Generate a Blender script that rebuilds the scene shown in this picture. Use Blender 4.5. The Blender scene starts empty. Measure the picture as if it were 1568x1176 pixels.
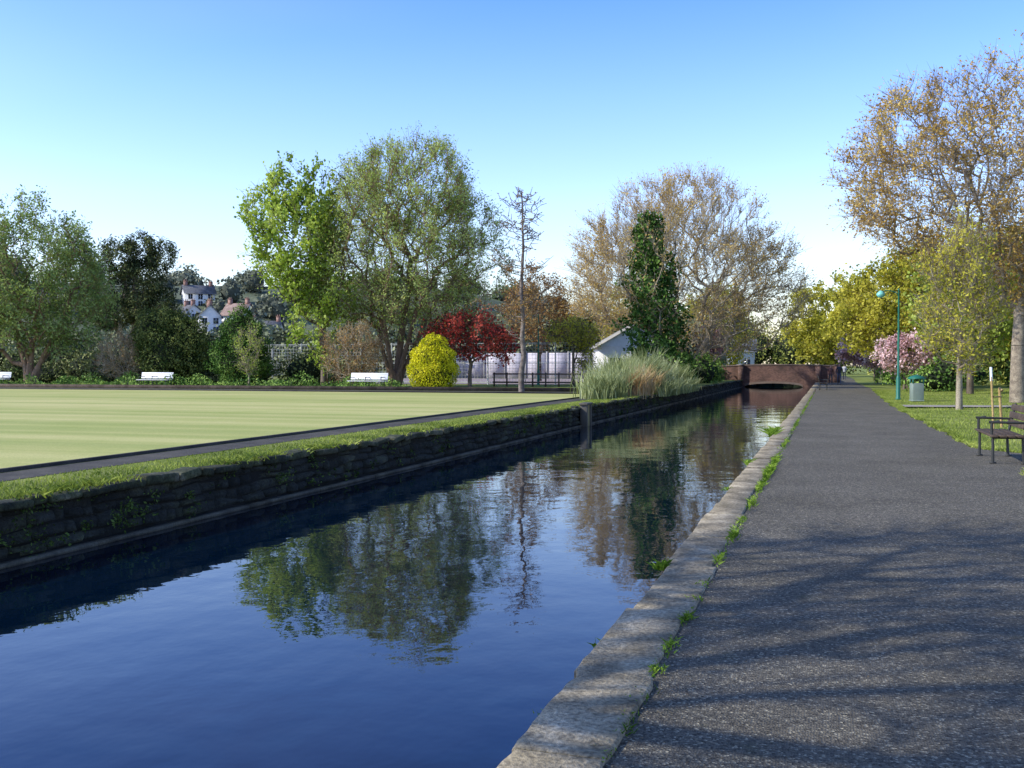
import bpy, math, numpy as np
from mathutils import Vector
R=np.random.default_rng(7)
scene=bpy.context.scene
rad=math.radians

# ------------------------------------------------------------------ materials
def newmat(name):
    m=bpy.data.materials.new(name); m.use_nodes=True
    nt=m.node_tree; nt.nodes.clear()
    return m,nt,nt.nodes,nt.links
def out(nt,sh):
    o=nt.nodes.new('ShaderNodeOutputMaterial'); nt.links.new(sh,o.inputs['Surface']); return o
def ramp(n,stops):
    r=n.new('ShaderNodeValToRGB'); e=r.color_ramp.elements
    while len(e)<len(stops): e.new(0.5)
    for i,(p,c) in enumerate(stops):
        e[i].position=p; e[i].color=(c[0],c[1],c[2],1)
    return r
def noise(n,l,co,scale,detail=4,rough=.6,vs=None):
    t=n.new('ShaderNodeTexNoise'); t.inputs['Scale'].default_value=scale
    t.inputs['Detail'].default_value=detail; t.inputs['Roughness'].default_value=rough
    if vs:
        mp=n.new('ShaderNodeMapping'); mp.inputs['Scale'].default_value=vs
        l.new(co,mp.inputs['Vector']); l.new(mp.outputs[0],t.inputs['Vector'])
    else: l.new(co,t.inputs['Vector'])
    return t.outputs['Fac']
def mixc(n,l,fac,a,b,mode='MIX'):
    m=n.new('ShaderNodeMix'); m.data_type='RGBA'; m.blend_type=mode
    for s,v in ((m.inputs[0],fac),(m.inputs[6],a),(m.inputs[7],b)):
        if isinstance(v,(int,float)): s.default_value=v
        elif isinstance(v,tuple): s.default_value=(v[0],v[1],v[2],1)
        else: l.new(v,s)
    return m.outputs[2]
def surf(name,c1,c2,scale=3,fine=60,c3=None,rough=.9,bump=.3,bdist=.01,vs=None,spec=.3,finea=.35,metal=0,island=0):
    m,nt,n,l=newmat(name)
    co=n.new('ShaderNodeTexCoord').outputs['Object']
    big=noise(n,l,co,scale,3,.6,vs)
    st=[(.35,c1),(.65,c2)]
    if c3: st=[(.3,c1),(.52,c2),(.7,c3)]
    rp=ramp(n,st); l.new(big,rp.inputs[0])
    fn=noise(n,l,co,fine,2,.7)
    r2=ramp(n,[(.3,(1-finea,)*3),(.7,(1+finea,)*3)]); l.new(fn,r2.inputs[0])
    col=mixc(n,l,1.0,rp.outputs[0],r2.outputs[0],'MULTIPLY')
    if island:
        g=n.new('ShaderNodeNewGeometry'); r3=ramp(n,[(0,(1-island,)*3),(1,(1+island,)*3)]); l.new(g.outputs['Random Per Island'],r3.inputs[0])
        col=mixc(n,l,1.0,col,r3.outputs[0],'MULTIPLY')
    p=n.new('ShaderNodeBsdfPrincipled'); l.new(col,p.inputs['Base Color'])
    p.inputs['Roughness'].default_value=rough; p.inputs['Specular IOR Level'].default_value=spec
    p.inputs['Metallic'].default_value=metal
    if bump:
        b=n.new('ShaderNodeBump'); b.inputs['Strength'].default_value=bump; b.inputs['Distance'].default_value=bdist
        l.new(fn,b.inputs['Height']); l.new(b.outputs[0],p.inputs['Normal'])
    out(nt,p.outputs[0]); return m
def leafmat(name,dark,mid,light,tr=.35,nscale=.6,gain=1.45):
    dark,mid,light=[tuple(min(.85,q*gain) for q in c) for c in (dark,mid,light)]
    m,nt,n,l=newmat(name)
    co=n.new('ShaderNodeTexCoord').outputs['Object']
    g=n.new('ShaderNodeNewGeometry')
    nz=noise(n,l,co,nscale,0,.5)
    a=n.new('ShaderNodeMath'); a.operation='MULTIPLY_ADD'; l.new(g.outputs['Random Per Island'],a.inputs[0])
    a.inputs[1].default_value=.5
    b=n.new('ShaderNodeMath'); b.operation='MULTIPLY_ADD'; l.new(nz,b.inputs[0]); b.inputs[1].default_value=1.4; b.inputs[2].default_value=-.45
    l.new(b.outputs[0],a.inputs[2])
    rp=ramp(n,[(.1,dark),(.5,mid),(.9,light)]); l.new(a.outputs[0],rp.inputs[0])
    d=n.new('ShaderNodeBsdfDiffuse'); l.new(rp.outputs[0],d.inputs[0])
    if tr>0:
        t=n.new('ShaderNodeBsdfTranslucent'); x=n.new('ShaderNodeMixShader')
        tc=mixc(n,l,1.0,rp.outputs[0],(1.2,1.2,.65),'MULTIPLY'); l.new(tc,t.inputs[0])
        x.inputs[0].default_value=tr; l.new(d.outputs[0],x.inputs[1]); l.new(t.outputs[0],x.inputs[2])
        out(nt,x.outputs[0])
    else: out(nt,d.outputs[0])
    return m
def plain(name,c,rough=.6,spec=.4,var=.15,metal=0):
    return surf(name,tuple(v*(1-var) for v in c),tuple(min(1,v*(1+var)) for v in c),scale=1.3,fine=25,rough=rough,spec=spec,bump=.05,finea=.08,metal=metal)

# ------------------------------------------------------------------ mesh builder
class MB:
    def __init__(s): s.V=[];s.L=[];s.C=[];s.M=[];s.n=0
    def add(s,v,f,mat=0):
        v=np.asarray(v,float).reshape(-1,3); f=np.asarray(f,int)
        s.V.append(v); s.L.append((f+s.n).ravel()); s.C.append(np.full(len(f),f.shape[1])); s.M.append(np.full(len(f),mat)); s.n+=len(v)
    def quads(s,q,mat=0):
        q=np.asarray(q,float); k=len(q)
        if k: s.add(q.reshape(-1,3),np.arange(k*4).reshape(k,4),mat)
    def box(s,c,d,mat=0,rot=0,tilt=None):
        x,y,z=np.array(d)/2.
        v=np.array([[-x,-y,-z],[x,-y,-z],[x,y,-z],[-x,y,-z],[-x,-y,z],[x,-y,z],[x,y,z],[-x,y,z]])
        if tilt:
            a=tilt; v=v@np.array([[1,0,0],[0,math.cos(a),math.sin(a)],[0,-math.sin(a),math.cos(a)]])
        if rot:
            a=rot; v=v@np.array([[math.cos(a),math.sin(a),0],[-math.sin(a),math.cos(a),0],[0,0,1]])
        v=v+np.array(c)
        s.add(v,[[0,3,2,1],[4,5,6,7],[0,1,5,4],[1,2,6,5],[2,3,7,6],[3,0,4,7]],mat)
    def tubes(s,p0,p1,r0,r1,k=5,mat=0):
        p0=np.asarray(p0,float).reshape(-1,3);p1=np.asarray(p1,float).reshape(-1,3)
        N=len(p0)
        if N==0: return
        r0=np.broadcast_to(r0,(N,));r1=np.broadcast_to(r1,(N,))
        d=p1-p0; L=np.linalg.norm(d,axis=1,keepdims=True)+1e-9; d=d/L
        ref=np.where(np.abs(d[:,2:3])<.9,[[0,0,1.]],[[1.,0,0]])
        u=np.cross(d,ref); u/=np.linalg.norm(u,axis=1,keepdims=True); w=np.cross(d,u)
        a=np.arange(k)*2*math.pi/k
        ring=np.cos(a)[None,:,None]*u[:,None]+np.sin(a)[None,:,None]*w[:,None]
        A=p0[:,None]+ring*r0[:,None,None]; B=p1[:,None]+ring*r1[:,None,None]
        v=np.concatenate([A,B],1)
        i=np.arange(k); j=(i+1)%k
        f=np.stack([i,j,j+k,i+k],1)
        F=(f[None]+np.arange(N)[:,None,None]*2*k).reshape(-1,4)
        s.add(v.reshape(-1,3),F,mat)
    def lathe(s,c,prof,k=12,mat=0):
        pr=np.array(prof,float); a=np.arange(k)*2*math.pi/k
        v=np.stack([pr[:,0:1]*np.cos(a),pr[:,0:1]*np.sin(a),np.repeat(pr[:,1:2],k,1)],2)+np.array(c)
        n=len(pr);F=[]
        for i in range(n-1):
            for j in range(k): F.append([i*k+j,i*k+(j+1)%k,(i+1)*k+(j+1)%k,(i+1)*k+j])
        s.add(v.reshape(-1,3),F,mat)
    def obj(s,name,mats,smooth=False,bevel=0):
        me=bpy.data.meshes.new(name); V=np.concatenate(s.V);L=np.concatenate(s.L);C=np.concatenate(s.C);M=np.concatenate(s.M)
        me.vertices.add(len(V)); me.vertices.foreach_set('co',V.ravel().astype(np.float32))
        me.loops.add(len(L)); me.loops.foreach_set('vertex_index',L.astype(np.int32))
        me.polygons.add(len(C)); st=np.concatenate([[0],np.cumsum(C)[:-1]])
        me.polygons.foreach_set('loop_start',st.astype(np.int32))
        me.polygons.foreach_set('material_index',M.astype(np.int32))
        if smooth: me.polygons.foreach_set('use_smooth',np.ones(len(C),bool))
        me.update(calc_edges=True); me.validate()
        for m in (mats if isinstance(mats,(list,tuple)) else [mats]): me.materials.append(m)
        o=bpy.data.objects.new(name,me); scene.collection.objects.link(o)
        if bevel:
            b=o.modifiers.new('bevel','BEVEL'); b.width=bevel; b.segments=2; b.limit_method='ANGLE'
        return o

def unit(n): 
    v=R.normal(size=(n,3)); return v/np.linalg.norm(v,axis=1,keepdims=True)
def leafquads(P,size,asp=.5,up=0):
    n=len(P); u=unit(n)
    if up: u[:,2]+=up; u/=np.linalg.norm(u,axis=1,keepdims=True)
    w=np.cross(u,unit(n)); w/=np.linalg.norm(w,axis=1,keepdims=True)+1e-9
    s=size*(.6+.8*R.random((n,1)))
    return np.stack([P-u*s*.5,P+w*s*.5*asp,P+u*s*.5,P-w*s*.5*asp],1)
def blades(mb,P,h,w,mat=0,lean=.35):
    n=len(P); a=R.random(n)*2*math.pi
    side=np.stack([np.cos(a),np.sin(a),0*a],1); ln=R.normal(size=(n,3))*lean; ln[:,2]=0
    hh=(h*(.5+R.random(n)))[:,None]; 
    tip=P+np.array([0,0,1])*hh+ln*hh; mid=P+np.array([0,0,.55])*hh+ln*hh*.25
    mb.quads(np.stack([P-side*w*.5,P+side*w*.5,mid+side*w*.4,tip],1),mat)
    
# ------------------------------------------------------------------ trees
def sample_env(env,n,shell=.5):
    w=np.array([e[3]*e[4]*e[5] for e in env],float); w=w**.8; w/=w.sum()
    idx=R.choice(len(env),n,p=w); E=np.array(env,float)[idx]
    u=unit(n); r=R.random(n)**(1/3.); r=r*(1-shell)+shell*(r**.3)
    ph=np.sin(u[:,0]*5+idx*1.7)+np.sin(u[:,1]*6+u[:,2]*4+idx)+np.sin(u[:,2]*7+u[:,0]*3)
    r=r*(1+.06*ph)
    return E[:,:3]+u*E[:,3:6]*r[:,None]
def tree(name,base,trunk,env,n,mats,leaves=20000,lsize=.2,tip=.012,bf=.35,twigs=5,tlen=.7,tup=.5,trunkr=None,
         bare_frac=0,extra_trunks=None,jit=.12,lasp=.5,flare=1.25,expo=2.2,shell=.5,ivy=None,k=5):
    base=np.array(base,float); mb=MB()
    pos=[];par=[];pl=[]
    def chain(pts,p0=-1):
        last=p0
        for q in pts:
            pos.append(np.array(q,float)); par.append(last)
            pl.append(0 if last<0 else pl[last]+np.linalg.norm(pos[-1]-pos[last])); last=len(pos)-1
        return last
    T=[np.array(t,float) for t in trunk]
    chain(T)
    if extra_trunks:
        for e in extra_trunks: chain([np.array(t,float) for t in e],0)
    nt=len(pos)
    tg=sample_env(env,n,shell)
    tg=tg[np.argsort(np.linalg.norm(tg-T[min(1,len(T)-1)],axis=1))]
    A=np.zeros((n*3+nt+10,3)); PLN=np.zeros(len(A)); A[:nt]=pos; PLN[:nt]=pl; cnt=nt; PR=list(par)
    valid=np.ones(len(A),bool); valid[0]=False
    for t in tg:
        d=np.linalg.norm(A[:cnt]-t,axis=1)
        cost=d+bf*PLN[:cnt]+np.maximum(0,A[:cnt,2]-t[2])*.5+(~valid[:cnt])*1e3
        j=int(np.argmin(cost)); dist=d[j]
        if dist<.08: continue
        a=A[j]; m=(a+t)/2+R.normal(size=3)*.07*dist; m[2]-=.07*dist
        A[cnt]=m; PLN[cnt]=PLN[j]+dist*.5; PR.append(j); cnt+=1
        A[cnt]=t; PLN[cnt]=PLN[j]+dist; PR.append(cnt-1); cnt+=1
    A=A[:cnt]; PR=np.array(PR)
    acc=np.zeros(cnt); ch=np.zeros(cnt,int)
    rr=np.zeros(cnt)
    for i in range(cnt-1,-1,-1):
        rr[i]=max(tip,acc[i]**(1/expo)) if acc[i]>0 else tip
        if PR[i]>=0: acc[PR[i]]+=rr[i]**expo; ch[PR[i]]+=1
    if trunkr: rr=tip+(rr-tip)*((trunkr-tip)/max(1e-6,rr[0]-tip))
    rr[0]*=flare
    c=np.where(PR>=0)[0]; A2=A+base
    r0=np.minimum(rr[PR[c]],rr[c]*1.5+.01)
    first=(PR[c]==0); r0=np.where(first&(c<nt),rr[PR[c]],r0)
    big=rr[c]>.08
    mb.tubes(A2[PR[c]][big],A2[c][big],r0[big],rr[c][big],8,0)
    mb.tubes(A2[PR[c]][~big],A2[c][~big],r0[~big],rr[c][~big],4,0)
    tips=A2[nt:][ch[nt:]<=1] if cnt>nt else A2
    cen=base+np.array(env[0][:3])
    outd=tips-cen; outd/=np.linalg.norm(outd,axis=1,keepdims=True)+1e-6
    P=np.repeat(tips,twigs,0); D=unit(len(P))*.8+np.repeat(outd,twigs,0)*.6; D[:,2]+=tup
    D/=np.linalg.norm(D,axis=1,keepdims=True); Lh=(tlen*(.4+.9*R.random(len(P))))[:,None]
    Q=P+D*Lh; mb.tubes(P,Q,tip*.8,tip*.35,3,0)
    if leaves:
        i=R.integers(0,len(P),leaves)
        if bare_frac:
            wgt=np.sin(P[:,0]*.9)+np.sin(P[:,1]*1.1+1)+np.sin(P[:,2]*1.3)+R.normal(size=len(P))*.7
            ok=np.where(wgt>np.quantile(wgt,bare_frac))[0]; i=R.choice(ok,leaves)
        t=(.15+.95*R.random(leaves))[:,None]
        C=P[i]*(1-t)+Q[i]*t+R.normal(size=(leaves,3))*jit
        mb.quads(leafquads(C,lsize,lasp),1)
    if ivy:
        (zc0,zc1,ir,nn)=ivy
        z=zc0+(zc1-zc0)*R.random(nn)**1.15
        tt=np.array(T); cx=np.interp(z,tt[:,2],tt[:,0]);cy=np.interp(z,tt[:,2],tt[:,1])
        f=(z-zc0)/(zc1-zc0)
        a=R.random(nn)*6.28; prof=ir*(1.12-.25*f-.6*f**3)*(.75+.22*np.sin(z*1.7+a*2)+.22*np.sin(z*3.9+a*3)+.1*np.sin(z*8+a*5))*(.4+.65*R.random(nn)**.5)
        C=np.stack([cx+np.cos(a)*prof,cy+np.sin(a)*prof,z],1)+base+R.normal(size=(nn,3))*.14
        mb.quads(leafquads(C,.22,.8),2)
    return mb.obj(name,mats,smooth=False)

def blobpts(e,n,thick=.14,lump=.09,k=1.):
    u=unit(n); r=1-np.abs(R.normal(size=n))*thick
    ph=R.random()*6
    r=r*(1+lump*(np.sin(u[:,0]*7*k+ph)+np.sin(u[:,1]*8*k+ph*2)+np.sin(u[:,2]*9*k-ph)+.7*np.sin(u[:,0]*17*k+u[:,2]*15*k)))
    return np.array(e[:3])+u*np.array(e[3:6])*r[:,None]
def core(mb,e,sc=.8,mat=0,m=10):  # dark hull added inside foliage to block light and stand for inner shade
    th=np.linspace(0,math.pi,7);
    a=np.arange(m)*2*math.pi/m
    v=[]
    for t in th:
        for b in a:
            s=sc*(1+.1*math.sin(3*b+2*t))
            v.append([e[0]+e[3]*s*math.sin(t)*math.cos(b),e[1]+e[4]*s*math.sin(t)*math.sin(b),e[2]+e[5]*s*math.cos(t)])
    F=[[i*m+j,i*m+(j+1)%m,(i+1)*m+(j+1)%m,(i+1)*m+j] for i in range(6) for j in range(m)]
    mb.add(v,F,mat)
def bush(name,base,env,n,lsize,mats,trunk=True,thick=.14,lump=.09,corescale=.72,asp=.5,up=0,zmin=.05):
    mb=MB(); base=np.array(base,float)
    w=np.array([(e[3]*e[4]+e[5]*e[3])for e in env],float);w/=w.sum()
    for e,ww in zip(env,w):
        P=blobpts(e,int(n*ww),thick,lump)
        P=P[P[:,2]>zmin]+base
        mb.quads(leafquads(P,lsize,asp,up),0)
        if corescale:
            E=list(np.array(e[:3])+base)+list(e[3:6]); core(mb,E,corescale,1)
    if trunk: mb.tubes([base],[base+[0,0,env[0][2]]],.12,.08,7,2)
    return mb.obj(name,mats)

bark=surf('bark',(.08,.06,.04),(.2,.16,.12),scale=6,fine=30,vs=(1,1,.2),bump=.6,bdist=.03)
bark_pale=surf('bark_pale',(.2,.16,.11),(.38,.33,.24),scale=6,fine=30,vs=(1,1,.25),bump=.5,bdist=.03)
bark_warm=surf('bark_warm',(.16,.1,.06),(.32,.21,.14),scale=6,fine=30,vs=(1,1,.2),bump=.5,bdist=.03)
twig_buff=surf('twig_buff',(.3,.24,.15),(.5,.42,.3),scale=1,fine=20,bump=0)
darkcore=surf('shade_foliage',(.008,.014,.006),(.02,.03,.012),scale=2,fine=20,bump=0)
L_willow=leafmat('leaf_willow',(.13,.17,.05),(.27,.34,.11),(.43,.48,.2),.45)
L_poplar=leafmat('leaf_poplar',(.11,.17,.025),(.25,.33,.06),(.42,.48,.15),.45)
L_left=leafmat('leaf_grey_green',(.09,.13,.045),(.18,.24,.085),(.28,.34,.14),.35)
L_pine=leafmat('leaf_pine',(.025,.035,.015),(.06,.075,.03),(.13,.14,.05),0)
L_yew=leafmat('leaf_yew',(.025,.045,.012),(.08,.10,.03),(.17,.19,.06),0,1.2)
L_yew2=leafmat('leaf_laurel',(.025,.055,.012),(.065,.12,.028),(.13,.2,.05),0,1.0)
L_gold=leafmat('leaf_gold',(.27,.3,.012),(.6,.58,.025),(.85,.78,.05),.15,1.2,1.)
L_red=leafmat('leaf_red',(.12,.015,.018),(.3,.045,.035),(.5,.11,.08),.25,1.)
L_rust=leafmat('leaf_rust',(.11,.06,.025),(.24,.14,.06),(.34,.24,.1),.2)
L_bud=leafmat('leaf_bud',(.28,.18,.05),(.48,.34,.12),(.6,.47,.2),.4,gain=1.3)
L_ivy=leafmat('leaf_ivy',(.015,.04,.01),(.045,.09,.02),(.12,.2,.045),0,1.5)
L_olive=leafmat('leaf_olive',(.15,.16,.022),(.33,.31,.045),(.48,.44,.085),.4)
L_green=leafmat('leaf_green',(.04,.08,.02),(.1,.17,.035),(.2,.28,.07),0)
L_fresh=leafmat('leaf_fresh',(.12,.17,.03),(.25,.31,.06),(.38,.44,.12),.4)
L_blossom=leafmat('blossom',(.5,.28,.3),(.75,.52,.55),(.85,.7,.72),.25,gain=1)
L_reed=leafmat('reed_green',(.10,.12,.05),(.22,.25,.12),(.36,.38,.22),.3)
L_straw=leafmat('reed_straw',(.35,.22,.1),(.55,.4,.22),(.68,.55,.35),.3,gain=1)
L_grass=leafmat('grass_blades',(.08,.12,.02),(.2,.25,.05),(.32,.36,.09),.25,.9,gain=1.25)
L_weed=leafmat('weed_leaf',(.06,.12,.015),(.16,.27,.03),(.3,.42,.07),.25,3,gain=1)
L_far=leafmat('leaf_far',(.08,.09,.05),(.16,.18,.1),(.25,.26,.15),0,.15)
L_wood=leafmat('leaf_wood',(.10,.12,.03),(.23,.24,.06),(.36,.36,.1),0,.2)

# ------------------------------------------------------------------ world, sun, camera
w=bpy.data.worlds.new("World"); scene.world=w; w.use_nodes=True
nt=w.node_tree; n=nt.nodes; l=nt.links; n.clear()
EL=rad(34); S=Vector((-.86*math.cos(EL),-.51*math.cos(EL),math.sin(EL))).normalized()
sky=n.new('ShaderNodeTexSky'); sky.sky_type='NISHITA'; sky.sun_disc=False; sky.sun_elevation=EL
sky.sun_rotation=math.atan2(S.x,S.y); sky.air_density=1.0; sky.dust_density=.6; sky.ozone_density=2.0
tc=n.new('ShaderNodeTexCoord'); sz=n.new('ShaderNodeSeparateXYZ'); l.new(tc.outputs['Generated'],sz.inputs[0])
# clear-air grading of the sky by elevation
gr=ramp(n,[(.0,(.64,.585,.57)),(.06,(.66,.60,.60)),(.16,(.64,.64,.78)),(.26,(.48,.57,.86)),(.36,(.30,.46,.88)),(.5,(.19,.33,.62)),(1,(.24,.26,.31))]); l.new(sz.outputs[2],gr.inputs[0])
mul=n.new('ShaderNodeVectorMath'); mul.operation='MULTIPLY'; l.new(sky.outputs[0],mul.inputs[0]); l.new(gr.outputs[0],mul.inputs[1])
m2=n.new('ShaderNodeVectorMath'); m2.operation='SCALE'; m2.inputs['Scale'].default_value=3.15; l.new(mul.outputs[0],m2.inputs[0])
mp=n.new('ShaderNodeMapping'); mp.inputs['Scale'].default_value=(1,1,3.5); mp.inputs['Rotation'].default_value=(.2,.1,.5)
l.new(tc.outputs['Generated'],mp.inputs[0])
cl=n.new('ShaderNodeTexNoise'); cl.inputs['Scale'].default_value=1.1; cl.inputs['Detail'].default_value=4; cl.inputs['Roughness'].default_value=.45
l.new(mp.outputs[0],cl.inputs['Vector'])
crr=ramp(n,[(.42,(0,0,0)),(.85,(.22,.22,.22))]); l.new(cl.outputs['Fac'],crr.inputs[0])
c=mixc(n,l,crr.outputs[0],m2.outputs[0],(6.5,6.7,7.))
bg=n.new('ShaderNodeBackground'); bg.inputs['Strength'].default_value=.14; l.new(c,bg.inputs[0])
wo=n.new('ShaderNodeOutputWorld'); l.new(bg.outputs[0],wo.inputs[0])
sl=bpy.data.lights.new('sun','SUN'); sl.energy=5.0; sl.angle=rad(.5); sl.color=(1,.94,.82)
so=bpy.data.objects.new('sun',sl); so.rotation_euler=(-S).to_track_quat('-Z','Y').to_euler(); so.location=(-50,-30,60); scene.collection.objects.link(so)
cam=bpy.data.cameras.new('camera'); cam.lens=35.0; cam.sensor_width=36; cam.clip_end=8000; cam.clip_start=.05
co=bpy.data.objects.new('camera',cam); co.location=(0,0,1.6); co.rotation_euler=(rad(90-1.05),0,rad(17.68)); scene.collection.objects.link(co); scene.camera=co
scene.view_settings.view_transform='Standard'

# ------------------------------------------------------------------ ground sheet (with canal trench)
WZ=-.45
grassm=surf('grass',(.13,.17,.035),(.21,.25,.06),scale=.6,fine=35,c3=(.29,.31,.1),bump=.8,bdist=.03,rough=1,spec=.1)
xs=[-4000,-800,-200,-60,-20,-9.3,-8.14,-8.12,-1.0,-.98,2.6,6,15,60,300,4000]
zs=[.2,.2,.2,.2,.2,.2,.16,-1.4,-1.4,-.02,-.02,.02,.1,.2,.2,.2]
ys=[-400,-60,-10,0,20,45,70,100,140,200,400,1200,6000]
v=[[x,y,z] for y in ys for x,z in zip(xs,zs)]
nx=len(xs); F=[[j*nx+i,j*nx+i+1,(j+1)*nx+i+1,(j+1)*nx+i] for j in range(len(ys)-1) for i in range(nx-1)]
g=MB(); g.add(v,F); g.obj('ground',grassm)

# water
m,nt,n,l=newmat('water')
cO=n.new('ShaderNodeTexCoord').outputs['Object']
p=n.new('ShaderNodeBsdfPrincipled'); p.inputs['Base Color'].default_value=(.001,.007,.018,1); p.inputs['Roughness'].default_value=.01; p.inputs['IOR'].default_value=1.38
n1=noise(n,l,cO,.8,2,.5,(1.2,.9,1)); n2=noise(n,l,cO,5,2,.5,(1,.8,1))
mm=n.new('ShaderNodeMath'); mm.operation='MULTIPLY_ADD'; l.new(n2,mm.inputs[0]); mm.inputs[1].default_value=.15; l.new(n1,mm.inputs[2])
b=n.new('ShaderNodeBump'); b.inputs['Strength'].default_value=.5; b.inputs['Distance'].default_value=.022; l.new(mm.outputs[0],b.inputs['Height']); l.new(b.outputs[0],p.inputs['Normal'])
out(nt,p.outputs[0])
g=MB(); g.add([[-8.1,-60,WZ],[-1.02,-60,WZ],[-1.02,400,WZ],[-8.1,400,WZ]],[[0,1,2,3]]); g.obj('canal_water',m)

# ------------------------------------------------------------------ asphalt path
m,nt,n,l=newmat('asphalt'); cO=n.new('ShaderNodeTexCoord').outputs['Object']
big=noise(n,l,cO,.7,5,.6); rp=ramp(n,[(.3,(.098,.088,.066)),(.7,(.148,.134,.105))]); l.new(big,rp.inputs[0])
vo=n.new('ShaderNodeTexVoronoi'); vo.inputs['Scale'].default_value=85; l.new(cO,vo.inputs['Vector'])
r2=ramp(n,[(.0,(.35,.35,.35)),(.5,(.95,.95,.95)),(.85,(1.2,1.2,1.17)),(1,(3.0,3.0,2.8))]); 
sepc=n.new('ShaderNodeSeparateColor'); l.new(vo.outputs['Color'],sepc.inputs[0]); l.new(sepc.outputs[0],r2.inputs[0])
c1=mixc(n,l,1.,rp.outputs[0],r2.outputs[0],'MULTIPLY')
st=noise(n,l,cO,2.2,6,.7); r3=ramp(n,[(.6,(0,0,0)),(.76,(.6,.6,.6))]); l.new(st,r3.inputs[0])
c2=mixc(n,l,r3.outputs[0],c1,(.06,.07,.03))
p=n.new('ShaderNodeBsdfPrincipled'); l.new(c2,p.inputs['Base Color']); p.inputs['Roughness'].default_value=.9; p.inputs['Specular IOR Level'].default_value=.25
b=n.new('ShaderNodeBump'); b.inputs['Strength'].default_value=.9; b.inputs['Distance'].default_value=.008; l.new(vo.outputs['Distance'],b.inputs['Height']); l.new(b.outputs[0],p.inputs['Normal'])
out(nt,p.outputs[0]); asphalt=m
yy=np.concatenate([np.arange(-20,60,.35),np.arange(60,170,3)])
def redge(y):
    b=2.62+.05*np.sin(y*1.3)+.04*np.sin(y*3.7+1)+.15*np.sin(y*.11)
    return b+ .75*np.exp(-((y-18.6)/1.9)**6)
g=MB(); V=[];F=[]
for i,y in enumerate(yy):
    V+= [[-.9,y,0],[.8,y,.008],[redge(y),y,0]]
    if i: a=3*i; F+=[[a-3,a-2,a+1,a],[a-2,a-1,a+2,a+1]]
g.add(V,F); g.obj('asphalt_path',asphalt,smooth=True)
g=MB(); V=[];F=[]
for i,x in enumerate(np.linspace(2.75,30,40)):
    c0=41.5+.06*(x-2.7)**1.3; h=.9
    V+=[[x,c0-h,.035+.004*x],[x,c0+h,.035+.004*x]]
    if i: a=2*i;F+=[[a-2,a,a+1,a-1]]
g.add(V,F); g.obj('side_path',surf('side_path_gravel',(.25,.23,.2),(.38,.35,.3),scale=2,fine=50))

# ------------------------------------------------------------------ coping (near side): flat worn slabs flush with the path
stone=surf('coping_stone',(.13,.11,.07),(.28,.235,.155),scale=3.2,fine=38,c3=(.42,.36,.25),bump=.9,bdist=.012,rough=.95,finea=.5,island=.16)
g=MB(); y=-10.
while y<105:
    L=.7+.9*R.random() if y<60 else 3
    x0=-1.235+R.normal()*.012; x1=-.865+R.normal()*.02; z1=.018+abs(R.normal())*.006
    gx=.004; c=.012
    nn_=max(4,int(L/.1)); ysn=np.linspace(y+gx,y+L-gx,nn_)
    xl=x0+R.normal(size=nn_)*.0045; xr=x1+R.normal(size=nn_)*.007
    xl[[0,-1]]+=.01*R.random(); xr[[0,-1]]-=.012*R.random()
    if R.random()<.3: xl[R.integers(0,nn_)]+=.03
    dz=R.normal()*.004
    rows=[]
    for i_ in range(nn_):
        zt=z1+dz*(i_/nn_)+R.normal()*.0015
        rows.append([[xl[i_],ysn[i_],-.22],[xl[i_],ysn[i_],zt-c],[xl[i_]+c,ysn[i_],zt],[xr[i_]-c,ysn[i_],zt-.002],[xr[i_],ysn[i_],zt-c],[xr[i_],ysn[i_],-.22]])
    v=np.array(rows).reshape(-1,3)
    F=[[i_*6+k,i_*6+k+1,(i_+1)*6+k+1,(i_+1)*6+k] for i_ in range(nn_-1) for k in range(5)]
    g.add(v,F); m0=(nn_-1)*6
    g.add(v,[[0,1,2,3,4,5],[m0+5,m0+4,m0+3,m0+2,m0+1,m0]]); y+=L
g.obj('canal_coping',stone)
def stonewall(name,x,sgn,y0,y1,z0,z1,courses,mats,mn=.3,mx=.7,bul=.05,irr=1.):
    g=MB(); g.add([[x,y0,z0-.3],[x,y1,z0-.3],[x,y1,z1-.01],[x,y0,z1-.01]],[[0,1,2,3]],1)
    h=(z1-z0)/courses
    wob=lambda y,r: .022*irr*math.sin(y*1.7+r*2.1)+.016*irr*math.sin(y*4.3+r)
    for r in range(courses):
        y=y0+R.random()*.3
        while y<y1:
            L=mn+(mx-mn)*R.random()**1.3; 
            if y>45: L*=2
            a0=wob(y,r) if r else 0; a1=wob(y+L,r) if r else 0; b0=wob(y,r+1); b1=wob(y+L,r+1)
            za=z0+r*h+.01+R.normal()*.008; zb=z0+(r+1)*h-.01+R.normal()*.012
            d=bul*(.3+1.1*R.random()); j=lambda:R.normal()*.02*irr
            xb=x; xf=x+sgn*d; cc=.03
            v=[[xb,y+.006,za+a0],[xb,y+L-.006,za+a1],[xb,y+L-.006,zb+b1],[xb,y+.006,zb+b0],
               [xf+j(),y+cc*(1+R.random()),za+a0+cc*.7],[xf+j(),y+L-cc*(1+R.random()),za+a1+cc*.7],[xf+j(),y+L-cc*(1+R.random()),zb+b1-cc+j()*.5],[xf+j(),y+cc*(1+R.random()),zb+b0-cc+j()*.5]]
            g.add(v,[[4,5,6,7],[0,1,5,4],[1,2,6,5],[2,3,7,6],[3,0,4,7]],0); y+=L
    return g.obj(name,mats)
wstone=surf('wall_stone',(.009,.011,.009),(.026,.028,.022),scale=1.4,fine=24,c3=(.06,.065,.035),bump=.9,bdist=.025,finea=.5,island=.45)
capst=surf('wall_cap_stone',(.015,.018,.01),(.05,.055,.025),scale=2.2,fine=24,c3=(.13,.12,.08),bump=.9,bdist=.025,finea=.5,island=.35)
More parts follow.
